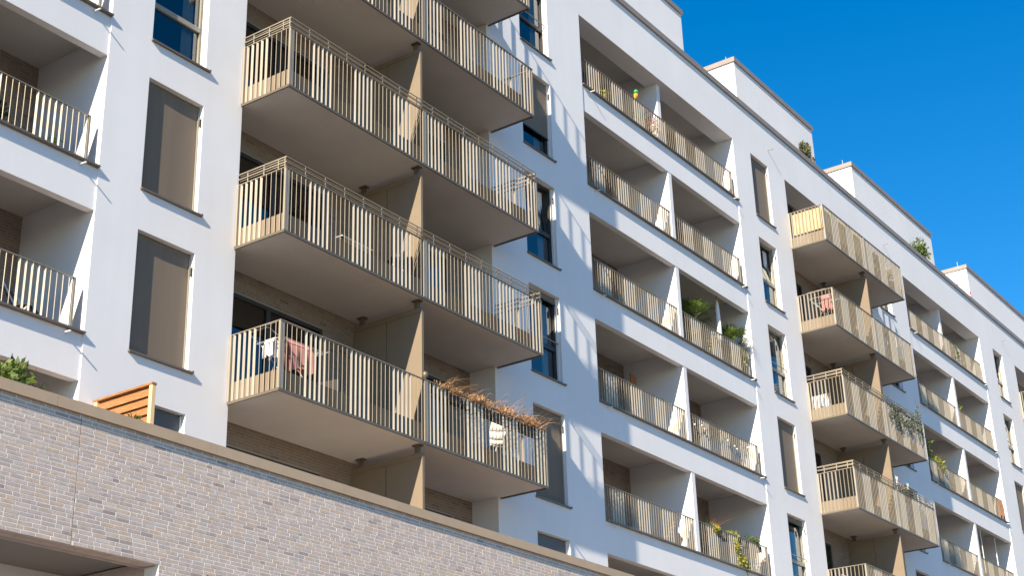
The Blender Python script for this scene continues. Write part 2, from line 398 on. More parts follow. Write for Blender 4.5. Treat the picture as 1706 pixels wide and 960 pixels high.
def screen(parent, div, z0, z1, yb):
    S = empty('privacy_screen', None); S.parent = parent if parent else bld
    tk = .022; top = z1-.17
    for (ya, yb_) in ((-1.09, -.26), (-.24, yb-.04)):
        MB().box(div-tk, div+tk, ya, yb_, z0+.03, top-.10).build('screen_panel', M['champ_panel'], parent)
    f = MB(); f.box(div-.03, div+.03, -1.125, -1.091, z0+.01, top); f.box(div-.03, div+.03, -1.09, yb, top-.098, top-.0)
    f.box(div-.03, div+.03, yb-.038, yb, z0+.01, top-.1)
    f.build('screen_frame', M['champ_panel'], parent)
    for y in (-.99, .39): MB().box(div-.03, div+.03, y-.05, y+.05, top+.001, z1-.03).box(div-.06, div+.06, y-.09, y+.09, z1-.029, z1-.003).build('hanger', M['trim'], parent)
    bpy.data.objects.remove(S)
def recess(parent, rc, z0, z1, div, doors):
    hole = []
    for (a, b) in doors:
        door(parent, a, b, z0, z1-.43, .75); hole.append((a, b, z0, z1-.43))
    bricks_jobs.append((parent, rc[0], rc[1], z0, z1, .68, hole, max(z0, z1-2.2)))
ORD = {1:'topmost', 2:'second', 3:'third', 4:'fourth', 5:'fifth', 6:'sixth'}
D1 = [(-11.9,-8.95), (-7.6,-4.95)]
for k in range(1, 6):
    balcony(R1[0], R1[1], k, k in (3,4), 'champagne slatted balcony of the left stack, %s from the top' % ORD[k], R1, -8.12, D1)
recess(bld, R1, ZB(6)+.24, ZB(5), -8.12, D1); screen(bld, -8.12, TERR, ZB(5), .6)
recess(bld, R1, ZB(1)+.24-H+H, 0.04, -8.12, [])
D2 = [(12.5,14.3), (15.9,18.0)]
for k in range(1, 6):
    balcony(R2[0], R2[1], k, k in (3,4), 'champagne slatted balcony of the right-hand stack, %s from the top' % ORD[k], R2, 15.47, D2)
recess(bld, R2, ZB(6)+.24, ZB(5), 15.47, D2); screen(bld, 15.47, TERR, ZB(5), .6)
D3 = [(35.5,37.5), (39.5,41.5)]
for k in range(1, 5):
    balcony(R3[0], R3[1], k, False, 'champagne balcony at the right picture edge, %s from the top' % ORD[k], R3, 38.8, D3)
recess(bld, R3, ZB(5)+.24, ZB(4), 38.8, D3)
for rc in (R1, R2, R3): MB().box(rc[0]+.003, rc[1]-.003, .001, .679, .042, .06)

# ---- brick facing: courses of single bricks, the largest as objects, the rest joined
BL, BC, JT = .235, .0585, .0125
def brick_rects(x0, x1, z0, z1, seed):
    r = random.Random(seed); out = []; z = z1
    while z - BC > z0 - .03:
        zl = max(z-BC+JT, z0); x = x0 - r.uniform(0, BL)
        while x < x1:
            l = BL if r.random() > .16 else BL*.5
            a, b = max(x, x0), min(x+l-JT, x1)
            if b-a > .02: out.append((a, b, zl, z, l))
            x += l
        z -= BC
    return out
def overlaps(q, hole): return any(q[0] < h[1]-.001 and q[1] > h[0]+.001 and q[2] < h[3]-.001 and q[3] > h[2]+.001 for h in hole)
def cutx(q, holes_):
    res = [q]
    for h in holes_:
        nx = []
        for p in res:
            if p[2] < h[3]-.012 and p[3] > h[2]+.012 and p[0] < h[1] and p[1] > h[0]:
                if p[0] < h[0]-.02: nx.append((p[0], h[0], p[2], p[3], 0))
                if p[1] > h[1]+.02: nx.append((h[1], p[1], p[2], p[3], 0))
            else: nx.append(p)
        res = nx
    return res
BM = {}
def brick_single(parent, q, y, dep, bk):
    key = (round(q[1]-q[0], 3), bk)
    if key not in BM: BM[key] = MB().box(-key[0]/2, key[0]/2, -.0, .02, -(BC-JT)/2, (BC-JT)/2).mesh('brick', M[bk])
    return inst('brick', BM[key], parent, ((q[0]+q[1])/2, y-dep, (q[2]+q[3])/2))
def brick_wall(parent, x0, x1, z0, z1, y, holes_, singles, seed, mortar, zvis=None, name='brick_wall', bk='brick_b'):
    gx = sorted({x0, x1, *[min(max(h[0],x0),x1) for h in holes_], *[min(max(h[1],x0),x1) for h in holes_]}); gz = sorted({z0, z1, *[min(max(h[2],z0),z1) for h in holes_], *[min(max(h[3],z0),z1) for h in holes_]})
    b = MB()
    for i in range(len(gx)-1):
        for j in range(len(gz)-1):
            cx, cz = (gx[i]+gx[i+1])/2, (gz[j]+gz[j+1])/2
            if not any(h[0] < cx < h[1] and h[2] < cz < h[3] for h in holes_): b.quad((gx[i],y,gz[j]),(gx[i+1],y,gz[j]),(gx[i+1],y,gz[j+1]),(gx[i],y,gz[j+1]))
    for h in holes_:
        if not (x0 <= h[1] <= x1): continue
        b.quad((max(h[0],x0),y,h[3]),(h[1],y,h[3]),(h[1],y+.08,h[3]),(max(h[0],x0),y+.08,h[3])); b.quad((h[1],y,h[2]),(h[1],y+.08,h[2]),(h[1],y+.08,h[3]),(h[1],y,h[3]))
    b.build(name, mortar, parent)
    rest = MB(); rr = random.Random(seed+5); cnt = 0
    for q0 in brick_rects(x0, x1, zvis if zvis is not None else z0, z1, seed):
        for q in cutx(q0, holes_):
            dep = .0012 + rr.uniform(0, .0016)
            if singles and q[4] and (q[1]-q[0]) in (BL-JT, ) or (singles and q[4] and abs(q[1]-q[0]-(q[4]-JT)) < 1e-6):
                if singles(q) and cnt < 300: brick_single(parent, q, y, dep, bk); cnt += 1; continue
            rest.box(q[0], q[1], y-dep, y+.004, q[2], q[3])
    if rest.f: tag(rest.build('bricks', M[bk], parent), kind='stuff')
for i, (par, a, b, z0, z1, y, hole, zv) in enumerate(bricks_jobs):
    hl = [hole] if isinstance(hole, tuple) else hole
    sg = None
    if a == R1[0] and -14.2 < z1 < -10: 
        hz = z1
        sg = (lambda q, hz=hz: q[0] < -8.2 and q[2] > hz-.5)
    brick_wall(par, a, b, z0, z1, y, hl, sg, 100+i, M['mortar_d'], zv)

# ---- windows
def window(nm, k, a, b, style):
    z0, z1 = -H*k-2.15, -H*k; W = empty('window', bld)
    MB().box(a-.02, b+.09, -.05, .10, z0-.028, z0+.004).build('sill', M['sill'], W)
    MB().box(b+.06, b+.092, -.052, .0, z0+.0045, z0+.02).build('sill_end', M['sill'], W)
    y = .15; t = .065
    if style != 'blind':
        f = MB(); f.box(a,a+t,y,y+.07,z0,z1).box(b-t,b,y,y+.07,z0,z1).box(a+t,b-t,y,y+.07,z1-t,z1).box(a+t,b-t,y,y+.07,z0+.005,z0+t)
        zm = z0+.86
        f.box(a+t,b-t,y-.004,y+.07,zm-.05,zm+.05)
        f.build('frame', M['frame'] if nm in 'ACD' else M['dframe'], W)
        MB().quad((a+t,y+.04,z0+t),(b-t,y+.04,z0+t),(b-t,y+.04,zm-.05),(a+t,y+.04,zm-.05)).build('lower_pane', M['glass'], W)
        if style == 'tilt':
            S = MB(); hh = z1-t-zm-.05; sn, cs = math.sin(math.radians(9)), math.cos(math.radians(9))
            def P(u, v, off=0): return (a+t+.01+u*(b-a-2*t-.02), y+.05+v*hh*sn+off, zm+.055+v*hh*cs*.985)
            for (u0,u1,v0,v1) in ((0,.07,0,1),(.93,1,0,1),(.07,.93,0,.05),(.07,.93,.95,1)):
                S.quad(P(u0,v0),P(u1,v0),P(u1,v1),P(u0,v1)); S.quad(P(u0,v0,.05),P(u1,v0,.05),P(u1,v1,.05),P(u0,v1,.05)); S.quad(P(u0,v0),P(u0,v0,.05),P(u0,v1,.05),P(u0,v1)); S.quad(P(u1,v0),P(u1,v0,.05),P(u1,v1,.05),P(u1,v1)); S.quad(P(u0,v1),P(u1,v1),P(u1,v1,.05),P(u0,v1,.05))
            S.build('tilted_sash', M['frame'] if nm in 'ACD' else M['dframe'], W)
            MB().quad(P(.07,.05,.02),P(.93,.05,.02),P(.93,.95,.02),P(.07,.95,.02)).build('upper_pane', M['glass'], W)
        else:
            MB().quad((a+t,y+.04,zm+.05),(b-t,y+.04,zm+.05),(b-t,y+.04,z1-t),(a+t,y+.04,z1-t)).build('upper_pane', M['glass'], W)
        if style in ('rail', 'glass', 'box'):
            MB().tube([(a+.02,.07,z0+1.0),(b-.02,.07,z0+1.0)], .013, 6).build('safety_rail', M['frame'], W)
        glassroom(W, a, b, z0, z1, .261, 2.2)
        # gathered curtain at one side
        cmb = MB(); n = 9; cx0, cx1 = (b-.36, b-.08); zz0, zz1 = z0+.05, z1-.08
        for i in range(n):
            u0, u1 = cx0+(cx1-cx0)*i/n, cx0+(cx1-cx0)*(i+1)/n; y0 = .31+.03*(i % 2); y1 = .31+.03*((i+1) % 2)
            cmb.quad((u0,y0,zz0),(u1,y1,zz0),(u1,y1,zz1),(u0,y0,zz1))
        cmb.build('curtain', M['curtain'], W)
    else:
        glassroom(W, a, b, z0, z1, .2, .3)
    if style in ('blind', 'part', 'box', 'shutter'):
        low = {'blind': z0+.05, 'part': z0+.62, 'box': z1-.16, 'shutter': z0+.02}[style]
        mt = M['shutter'] if style == 'shutter' else M['blind']
        bmn = MB(); nseg = 10
        for i in range(nseg):
            u0, u1 = a+.012+(b-a-.05)*i/nseg, a+.012+(b-a-.05)*(i+1)/nseg
            f_ = lambda u: .105+.004*math.sin((u-a)*5+k)
            bmn.quad((u0,f_(u0),low),(u1,f_(u1),low),(u1,f_(u1),z1-.02),(u0,f_(u0),z1-.02))
        bl = bmn.build('blind', mt, W, smooth=True)
        MB().box(a+.012, b-.035, .092, .118, low-.03, low).build('blind_bar', M['black'], W)
    MB().box(b-.032, b-.003, .085, .125, z0+.02, z1-.02).build('guide_rail', M['guide'] if style != 'blind' else M['frame'], W)
    MB().box(b-.025, b+.0, .03, .06, z1-.42, z1-.26).build('guide_bracket', M['black'], W) if style in ('blind','part','tilt','box','glass') and nm != 'X' else None
    return W
STY = {('A',0):'blind',('A',1):'glass',('A',2):'plain',('A',3):'blind',('A',4):'blind',('A',5):'shutter',
       ('B',0):'rail',('B',1):'part',('B',2):'tilt',('B',3):'box',('B',4):'blind',('B',5):'shutter',
       ('C',0):'blind',('C',1):'tilt',('C',2):'glass',('C',3):'blind',('C',4):'box',('C',5):'glass',
       ('E',0):'glass',('E',1):'glass',('E',2):'glass',('E',3):'glass',('E',4):'glass',('E',5):'blind',
       ('D',0):'tilt',('D',1):'glass',('D',2):'blind',('D',3):'blind',('D',4):'glass',('D',5):'glass'}
for xx, zz in ((11.2,.66),(20.6,.70),(33.6,.79)): MB().tube([(xx,.01,zz),(xx,-.19,zz-.015)], .016, 8).build('drain_spout', M['frame'], bld)
for (nm, k, a, b) in WIN: window(nm, k, a, b, STY[(nm, k)])

# ------------------------------------------------------------------ brick podium in front
PY = -1.8; PZ = -15.79
pod = empty('brick_podium'); tag(pod, 'pale grey-beige brick podium wall with brown metal coping in the foreground', 'wall')
PX0, PX1 = -34.0, 64.0
OPZ = PZ-31*BC+JT-.003
OP1 = (-34.0, -14.9, -21.5, OPZ); OP2 = (-14.0, -12.4, -19.8, OPZ)
JX = -16.44
def podwall():
    hl = [OP1, OP2]
    # near courses are single bricks, the rest joined
    brick_wall(pod, -19.6, JX-.006, -21, PZ, PY, hl, (lambda q: q[0] > -18.05 and q[2] > -17.0), 1, M['mortar'], -17.6, 'wall_core', 'brick')
    global_count = 0
    brick_wall(pod, JX+.006, 3.0, -21, PZ, PY, hl, None, 2, M['mortar'], -18.9, 'wall_core', 'brick')
podwall()
MB().box(JX-.005, JX+.005, PY+.004, PY+.02, -17.57, PZ).build('expansion_joint', M['mortar_d'], pod)
MB().box(3.001, PX1, PY, PY+.3, GROUND, PZ).build('wall_core', M['mortar_d'], pod)
MB().box(-14.9, 3.0, PY+.001, PY+.3, GROUND, -21.001).build('wall_core', M['mortar_d'], pod)
MB().box(-34, -19.601, PY, PY+.3, -17.57, PZ).build('wall_core', M['mortar_d'], pod)
# opening: brick lintel underside, ceiling, end wall
for i in range(7):
    MB().box(-30, -14.91, PY+.006+i*.055, PY+.006+i*.055+.047, OPZ-.002, OPZ+.07).build('lintel_course', M['brick'], pod)
MB().box(-34, -14.95, PY+.402, 3.0, OPZ+.08, OPZ+.17).build('soffit', M['carport'], pod)
MB().box(-34, -14.905, 2.6, 2.9, GROUND, OPZ+.08).build('rear_wall', M['carport'], pod)
MB().box(-14.9, -14.6, PY+.301, 2.6, GROUND, OPZ+.08).build('side_wall', M['brick'], pod)
MB().box(-14.896, -14.7, PY+.012, PY+.3, -21, OPZ-.005).build('reveal', M['mortar'], pod)
MB().box(-14.0, -12.4, PY+.2, PY+.25, -19.8, OPZ).build('dark_panel', M['dframe'], pod)
MB().box(PX0, PX1, PY+.3, -.002, TERR-.3, TERR).build('terrace_floor', M['terrace'], pod)
MB().box(PX0, PX1, PY+.301, PY+.40, TERR+.001, PZ).build('parapet_back', M['stucco'], pod)
cuts = [-34, -26, -21.8, -16.9, -13.96, -11.11, -8.19, -5.2, -2.2, .8, 6, 14, 24, 40, 64]
for a, b in zip(cuts[:-1], cuts[1:]):
    MB().box(a+.003, b-.003, PY-.053, PY+.46, PZ-.002, PZ+.158).build('coping', M['coping'], pod)

# ------------------------------------------------------------------ loose things
def thing(name, label, cat, loc, group=None): return tag(empty(name, None, loc), label, cat, group)
def leaves(center, rad, n, ls, seed, asp=.45, shell=.35, droop=.0):
    r = random.Random(seed); b = MB()
    # a handful of clumps inside the crown so the outline stays uneven
    cl = [(Vector((r.uniform(-1,1), r.uniform(-1,1), r.uniform(-.9,1))), r.uniform(.3,.62)) for _ in range(9)]
    cl = [(v*(.62/max(.62, v.length)) if v.length > 0 else v, q) for v, q in cl]
    for _ in range(n):
        cv, cr = r.choice(cl); d = Vector((r.gauss(0,1), r.gauss(0,1), r.gauss(0,1))).normalized()
        p = cv + d*cr*(r.random()**shell)
        P = Vector(center) + Vector((p.x*rad[0], p.y*rad[1], p.z*rad[2]))
        t = (d + Vector((r.uniform(-.8,.8), r.uniform(-.8,.8), r.uniform(-.6,.6)-droop))).normalized()
        s_ = t.cross(Vector((r.uniform(-1,1), r.uniform(-1,1), r.uniform(-1,1)))).normalized(); L_ = ls*r.uniform(.6,1.25); W = L_*asp*.5
        b.quad(P, P+t*L_*.45+s_*W, P+t*L_, P+t*L_*.45-s_*W)
    return b
def blades(base, n, length, seed, spread=.6, width=.008, lean=(0,0), curl=.9, rise=1.0):
    r = random.Random(seed); b = MB()
    for _ in range(n):
        a = r.uniform(0, 2*math.pi); e = r.uniform(0, spread); L_ = length*r.uniform(.5,1.15); d = Vector((math.cos(a)*e+lean[0], math.sin(a)*e+lean[1], rise)).normalized()
        p = Vector(base)+Vector((r.uniform(-.04,.04), r.uniform(-.03,.03), 0)); sd = d.cross(Vector((r.uniform(-1,1), r.uniform(-1,1), .1))).normalized(); k = 4; pts = []
        for i in range(k+1):
            pts.append((p.copy(), width*(1-.8*i/k))); d = (d+Vector((math.cos(a)*.12, math.sin(a)*.12, -.28*curl*r.uniform(.4,1.3)*(i/k)))).normalized(); p = p+d*(L_/k)
        for i in range(k): b.quad(pts[i][0]-sd*pts[i][1], pts[i][0]+sd*pts[i][1], pts[i+1][0]+sd*pts[i+1][1], pts[i+1][0]-sd*pts[i+1][1])
    return b
def merge(*bs):
    o = MB()
    for b in bs:
        n = len(o.v); o.v += b.v; o.f += [tuple(i+n for i in f) for f in b.f]
    return o
def potted(name, label, cat, loc, h, r, mt, n=260, ls=.09, seed=1, pot='planter', ph=.28, group=None, asp=.45, rz=None):
    T = thing(name, label, cat, loc, group); pr = min(.17, r*.6+.05)
    MB().lathe((0,0,0), [(pr*.7,0),(pr,ph-.03),(pr*1.08,ph-.03),(pr*1.08,ph),(pr*.95,ph),(pr*.9,ph-.04)], 16).build('pot', M[pot], T, True)
    st = MB(); q = random.Random(seed)
    for _ in range(4): st.tube([(0,0,ph-.05),(q.uniform(-.4,.4)*r,q.uniform(-.4,.4)*r,ph+(h-ph)*.7)], .01, 5, .004)
    st.build('stem', M['stem'], T)
    leaves((0,0,ph+(h-ph)*.55), (r,r,(h-ph)*.55 if rz is None else rz), n, ls, seed, asp).build('foliage', M[mt], T)
    return T
def window_box(name, label, cat, loc, length, parts, axis='x', boxm='planter'):
    T = thing(name, label, cat, loc)
    MB().box(-length/2, length/2, -.08, .08, 0, .16).build('box', M[boxm], T, bevel=.01)
    for i, (pn, mb, mt) in enumerate(parts): mb.build(pn, M[mt], T)
    return T
def palm(label, loc, h, seed):
    T = thing('palm', label, 'palm', loc); r = random.Random(seed)
    MB().lathe((0,0,0), [(.13,0),(.18,.27),(.195,.27),(.195,.30),(.17,.30),(.165,.26)], 16).build('pot', M['terracotta'], T, True)
    MB().tube([(0,0,.25),(.01,0,h*.55),(0,.01,h*.72)], .045, 8, .035).build('trunk', M['stem'], T)
    for k in range(16):
        a = r.uniform(0, 2*math.pi) if k > 1 else k*2; el = r.uniform(.15, 1.25); f = MB(); d = Vector((math.cos(a)*math.cos(el), math.sin(a)*math.cos(el), math.sin(el)))
        b0 = Vector((0,0,h*.70)); b1 = b0+d*r.uniform(.22,.34); f.tube([b0, (b0+b1)/2+Vector((0,0,.02)), b1], .007, 5, .004)
        sd = d.cross(Vector((0,0,1))).normalized(); upv = sd.cross(d)
        for j in range(15):
            th = math.radians(-80+160*j/14); q = d*math.cos(th)+sd*math.sin(th); L_ = r.uniform(.40,.52)*(.75+.25*math.cos(th)); w_ = (q.cross(upv)).normalized()*.019
            m1 = b1+q*L_*.55+upv*.03; tip = b1+q*L_+Vector((0,0,-.07*r.uniform(.3,1.3)))
            f.quad(b1, m1+w_, tip, m1-w_)
        f.build('frond', M['palm'], T)
    return T
zf = lambda k: ZB(k)+.24
# terrace: larch fence, shrubs
F = thing('fence_panel', 'orange larch board privacy fence standing on the podium terrace beside a dark window', 'fence', (-14.79, -.66, TERR))
for i in range(13):
    z = .10+i*.143
    MB().obox((.0,0,z+.06), (.007,0,-.002), (0,.60,0), (.024,0,.082)).build('board', M['wood'], F)
for y in (-.63, .60): MB().box(-.035,.035,y-.035,y+.035,0,1.96).build('post', M['wood_pale'], F)
MB().box(-.045,.045,-.67,.64,1.961,1.995).build('cap_rail', M['wood'], F)
potted('shrub', 'small dark-leaved shrub in front of the larch fence', 'shrub', (-15.0,-1.12,TERR), 1.88, .19, 'leaf_d', 520, .075, 21, rz=.30)
potted('climbing_shrub', 'bright green leafy climber above the podium coping at the left edge', 'shrub', (-17.15,-.95,TERR), 2.05, .36, 'leaf', 900, .13, 23, rz=.72, asp=.5)
potted('climbing_shrub', 'green leafy shrub tip beside the climber at the left edge', 'shrub', (-16.66,-.95,TERR), 1.88, .17, 'leaf', 220, .12, 24, rz=.45, asp=.5)

# left stack: drying rack with washing (fifth balcony)
def drying_rack(loc, label, L_=1.05, W_=.55, h=.92):
    T = thing('drying_rack', label, 'drying rack', loc); w_ = .008
    b = MB().tube([(-L_/2,-W_/2,h),(L_/2,-W_/2,h),(L_/2,W_/2,h),(-L_/2,W_/2,h),(-L_/2,-W_/2,h)], w_, 6)
    b.build('frame', M['steel'], T)
    for i in range(1, 9): MB().tube([(-L_/2,-W_/2+W_*i/9,h),(L_/2,-W_/2+W_*i/9,h)], .004, 5).build('wire', M['steel'], T)
    for s_ in (-1, 1):
        MB().tube([(s_*L_*.42,-W_/2,h),(s_*L_*.30,W_/2,0)], w_, 6).build('leg', M['steel'], T); MB().tube([(s_*L_*.38,W_/2,h),(s_*L_*.26,-W_/2,0)], w_, 6).build('leg', M['steel'], T)
        b = MB().tube([(s_*L_/2,-W_/2+.05,h),(s_*(L_/2+.28),-W_/2+.07,h+.10),(s_*(L_/2+.28),W_/2-.07,h+.10),(s_*L_/2,W_/2-.05,h)], .006, 6); b.build('wing', M['steel'], T)
    return T
def cloth(name, label, mt, loc, w_, drop, axis=(1,0), seed=3, cat='laundry'):
    r = random.Random(seed); b = MB(); n = 14; rows = 7; ax = Vector((axis[0], axis[1], 0)); nrm = Vector((-axis[1], axis[0], 0))
    g = [[None]*(n+1) for _ in range(2*rows+1)]
    for i in range(n+1):
        for j in range(-rows, rows+1):
            fall = abs(j)/rows; side = 1 if j >= 0 else -1
            p = ax*(w_*(i/n-.5)*(1-.06*fall)) + nrm*side*(.018+.05*min(1,fall*3)+.022*math.sin(i*1.3+seed+j*.2)*fall) + Vector((0,0,-drop*fall*(1-.10*math.sin(i*.7+seed)) if j else .012))
            g[j+rows][i] = p
    for j in range(2*rows):
        for i in range(n): b.quad(g[j][i], g[j][i+1], g[j+1][i+1], g[j+1][i])
    o = b.build(name, M[mt], None, True); o.location = loc; tag(o, label, cat); 
    bm_ = bmesh.new(); bm_.from_mesh(o.data); bmesh.ops.remove_doubles(bm_, verts=bm_.verts, dist=1e-4); bm_.to_mesh(o.data); bm_.free()
    return o
drying_rack((-11.2,-.62,zf(5)), 'wire drying rack with washing on the lowest left balcony', 1.0, .6, .86)
cloth('towel', 'dusty pink towel hanging on the drying rack of the lowest left balcony', 'pink', (-11.22,-.86,zf(5)+.88), .62, .50, (1,0), 3)
cloth('bed_sheet', 'white sheet bunched on the drying rack of the lowest left balcony', 'whitecloth', (-10.88,-.55,zf(5)+.97), .46, .24, (1,.25), 5)
cloth('pillow_case', 'white pillow case hanging at the end of the drying rack behind the corner post', 'whitecloth', (-11.66,-.62,zf(5)+.88), .24, .32, (0,1), 8)
def wicker_chair(loc, label, rz, cushion):
    T = thing('lounge_chair', label, 'chair', loc); T.rotation_euler = (0,0,rz)
    MB().box(-.33,.33,-.33,.33,.18,.34).build('seat', M['dark'], T, bevel=.03); MB().box(-.33,.33,.26,.36,.34,.82).build('backrest', M['dark'], T, bevel=.04)
    for s_ in (-1,1): MB().box(s_*.33-.05,s_*.33+.05,-.34,.25,.34,.58).build('armrest', M['dark'], T, bevel=.03)
    for x_ in (-.3,.3):
        for y_ in (-.3,.3): MB().box(x_-.025,x_+.025,y_-.025,y_+.025,0,.18).build('leg', M['dark'], T)
    MB().box(-.27,.27,-.30,.24,.341,.45).build('seat_cushion', M[cushion], T, bevel=.05)
    return T
wicker_chair((-9.3,.05,zf(5)), 'dark wicker lounge chair with pale blue cushion on the lowest left balcony', math.radians(100), 'blue')
# fourth balcony: table and shell chair
T = thing('balcony_table', 'small white-topped table behind the railing of the fourth left balcony', 'table', (-9.45,-.35,zf(4)))
MB().box(-.45,.45,-.28,.28,.60,.625).build('tabletop', M['steel'], T, bevel=.006)
for x_ in (-.40,.40):
    for y_ in (-.24,.24): MB().box(x_-.018,x_+.018,y_-.018,y_+.018,0,.60).build('leg', M['black'], T)
def shell_chair(loc, label, rz, mt='black'):
    T = thing('shell_chair', label, 'chair', loc); T.rotation_euler = (0,0,rz); b = MB(); prof = [(-.22,.46),(-.05,.43),(.12,.44),(.20,.52),(.24,.66),(.27,.82)]; n = 8; g = []
    for (y_, z_) in prof:
        g.append([(( i/n-.5)*.46*(1 if z_ < .7 else .85), y_-.10*abs(i/n-.5)*2*(z_ > .5), z_+.05*(2*abs(i/n-.5))**2) for i in range(n+1)])
    for a_, c_ in zip(g[:-1], g[1:]):
        for i in range(n): b.quad(a_[i], a_[i+1], c_[i+1], c_[i])
    o = b.build('shell', M[mt], T, True); sm = o.modifiers.new('solid', 'SOLIDIFY'); sm.thickness = .012
    for x_ in (-1,1):
        for y_ in (-1,1): MB().tube([(x_*.12,y_*.10,.43),(x_*.22,y_*.21,0)], .012, 6).build('leg', M['steel'], T)
    return T
shell_chair((-8.52,-.72,zf(4)), 'black moulded shell chair beside the table on the fourth left balcony', math.radians(-100))
# lowest balcony, right half: withered planters, white chair
def dry_box(label, x, seed, n=70, L_=.24, twigs=0):
    r = random.Random(seed); parts = []
    allb = [blades((r.uniform(-.36,.36), r.uniform(-.05,.05), .14), 7, L_, seed*31+i, 1.2, .006, (r.uniform(-.35,.35), -.10), 2.0) for i in range(n//7*2)]
    parts.append(('dry_grass', merge(*allb), 'dry'))
    parts.append(('dead_leaves', leaves((0,-.02,.24), (.42,.15,.14), 520, .06, seed+4), 'dry'))
    tr = [blades((r.uniform(-.38,.38), -.10, .12), 3, .62, seed*17+i, .45, .004, (r.uniform(-.3,.3), -.45), 2.6, .35) for i in range(16)]
    parts.append(('hanging_stems', merge(*tr), 'dry'))
    if twigs:
        t = MB()
        for i in range(twigs): x_ = r.uniform(-.3,.3); t.tube([(x_,0,.14),(x_+r.uniform(-.05,.05),r.uniform(-.03,.03),.5),(x_+r.uniform(-.08,.08),0,.62+r.uniform(0,.35))], .005, 5, .002)
        parts.append(('twig', t, 'stem'))
    return window_box('flower_box', label, 'flower box', (x,-1.06,ZB(5)+1.04), .88, parts)
dry_box('flower box of withered brown grass next to the middle post of the lowest left balcony', -7.35, 41, 50)
dry_box('second flower box of withered grass from the middle post, the bushiest', -6.4, 42, 90)
dry_box('third flower box of withered grass, with one tall twig', -5.45, 43, 90, .24, 2)
dry_box('flower box with bare twigs at the right corner of the lowest left balcony', -4.62, 44, 60, .26, 5)
T = shell_chair((-4.95,-.70,zf(5)), 'white moulded shell chair seen through the slats of the lowest left balcony', math.radians(128), 'white'); T.scale = (1.25,1.25,1.15)
T = thing('storage_chest', 'dark brown chest behind the slats in the right half of the lowest left balcony', 'chest', (-6.4,.12,zf(5)))
MB().box(-.42,.42,-.25,.25,0,.62).build('body', M['dark'], T, bevel=.01); MB().box(-.45,.45,-.28,.28,.621,.67).build('lid', M['stem'], T, bevel=.01)
o = MB().lathe((0,0,0), [(.012,0),(.012,.03),(.05,.05),(.062,.10),(.05,.15),(.015,.17)], 14).build('solar_lamp', M['trim'], None, True); o.location = (-8.12,-1.18,ZB(5)+1.237); tag(o, 'small round metal solar lamp on the middle post of the lowest left balcony', 'lamp')

# left edge loggias
potted('potted_plant', 'leafy potted plant behind the railing of the upper left-edge loggia', 'plant', (-16.6,.75,-H*4+.70), .80, .26, 'leaf_d', 300, .10, 51)
potted('potted_plant', 'low dark potted plant near the right end of the upper left-edge loggia', 'plant', (-15.75,.55,-H*4+.70), .55, .22, 'leaf_d', 220, .08, 52)
def folding_chair(loc, label, rz, mt, slatm):
    T = thing('folding_chair', label, 'chair', loc); T.rotation_euler = (0,0,rz)
    for s_ in (-1,1):
        MB().tube([(s_*.22,-.22,0),(s_*.22,.24,.86)], .014, 6).build('leg', M[mt], T); MB().tube([(s_*.20,.24,0),(s_*.20,-.22,.46)], .014, 6).build('leg', M[mt], T)
    for i in range(5): MB().box(-.21,.21,-.22+i*.085,-.155+i*.085,.45,.468).build('seat_slat', M[slatm], T)
    for i in range(4): y_ = .125+i*.03; MB().obox((0,y_+.012,.56+i*.08), (.21,0,0), (0,.008,0), (0,.014,.03)).build('back_slat', M[slatm], T)
    return T
folding_chair((-15.75,.75,-H*5+.70), 'folding chair with white tube legs in the lower left-edge loggia', math.radians(30), 'white', 'dark')
# middle column
T = thing('parrot_ornament', 'green and orange plastic parrot garden stake on the top middle loggia railing', 'ornament', (3.0,.11,-1.24))
MB().tube([(0,0,-.5),(0,0,.12)], .008, 6).build('stake', M['steel'], T)
MB().lathe((0,0,.10), [(.02,0),(.06,.05),(.085,.12),(.07,.19),(.03,.22)], 12).build('body', M['orange_p'], T, True)
MB().lathe((0,-.01,.29), [(.03,0),(.07,.04),(.078,.09),(.06,.14),(.02,.165)], 12).build('head', M['green_p'], T, True)
MB().tube([(-.05,-.04,.37),(-.11,-.05,.35),(-.12,-.05,.31)], .022, 6, .006).build('beak', M['yellow_p'], T)
MB().obox((.06,.01,.17), (.008,.02,0), (.03,0,0), (0,0,.09)).build('wing', M['red_p'], T); MB().obox((-.06,.01,.17), (.008,.02,0), (.03,0,0), (0,0,.09)).build('wing', M['yellow_p'], T)
T.scale = (.8,.8,.8)
potted('potted_plant', 'reddish leafy plant at the dividing wall of the top middle loggia', 'plant', (4.15,.36,-H+.70), 1.35, .22, 'red_leaf', 150, .085, 61, rz=.4)
potted('potted_plant', 'yellow-green plant behind the left end of the top middle loggia railing', 'plant', (1.55,.38,-H+.70), .75, .24, 'leaf_y', 220, .08, 62)
potted('potted_plant', 'tall green and yellow plant left of the dividing wall of the top middle loggia', 'plant', (3.6,.40,-H+.70), .95, .22, 'leaf_y', 240, .08, 63)
palm('fan palm left of the closed parasol in the third middle loggia', (5.85,.34,-H*3+.70), 1.72, 71)
palm('fan palm in the right corner of the third middle loggia', (8.0,.34,-H*3+.70), 1.52, 72)
potted('potted_plant', 'yellow-green grassy plant below the left fan palm', 'plant', (5.6,.34,-H*3+.70), .85, .18, 'leaf_y', 200, .09, 73)
potted('potted_plant', 'yellow-green bushy plant at the foot of the closed parasol', 'plant', (6.85,.34,-H*3+.70), .85, .20, 'leaf_y', 240, .09, 74)
potted('potted_plant', 'drooping green plant against the right jamb of the third middle loggia', 'plant', (8.35,.30,-H*3+.70), 1.12, .24, 'leaf', 240, .12, 75)
T = thing('parasol', 'closed white parasol standing between the two fan palms', 'parasol', (7.25,.32,-H*3+.70))
MB().tube([(0,0,0),(0,0,2.35)], .02, 8).build('pole', M['white'], T)
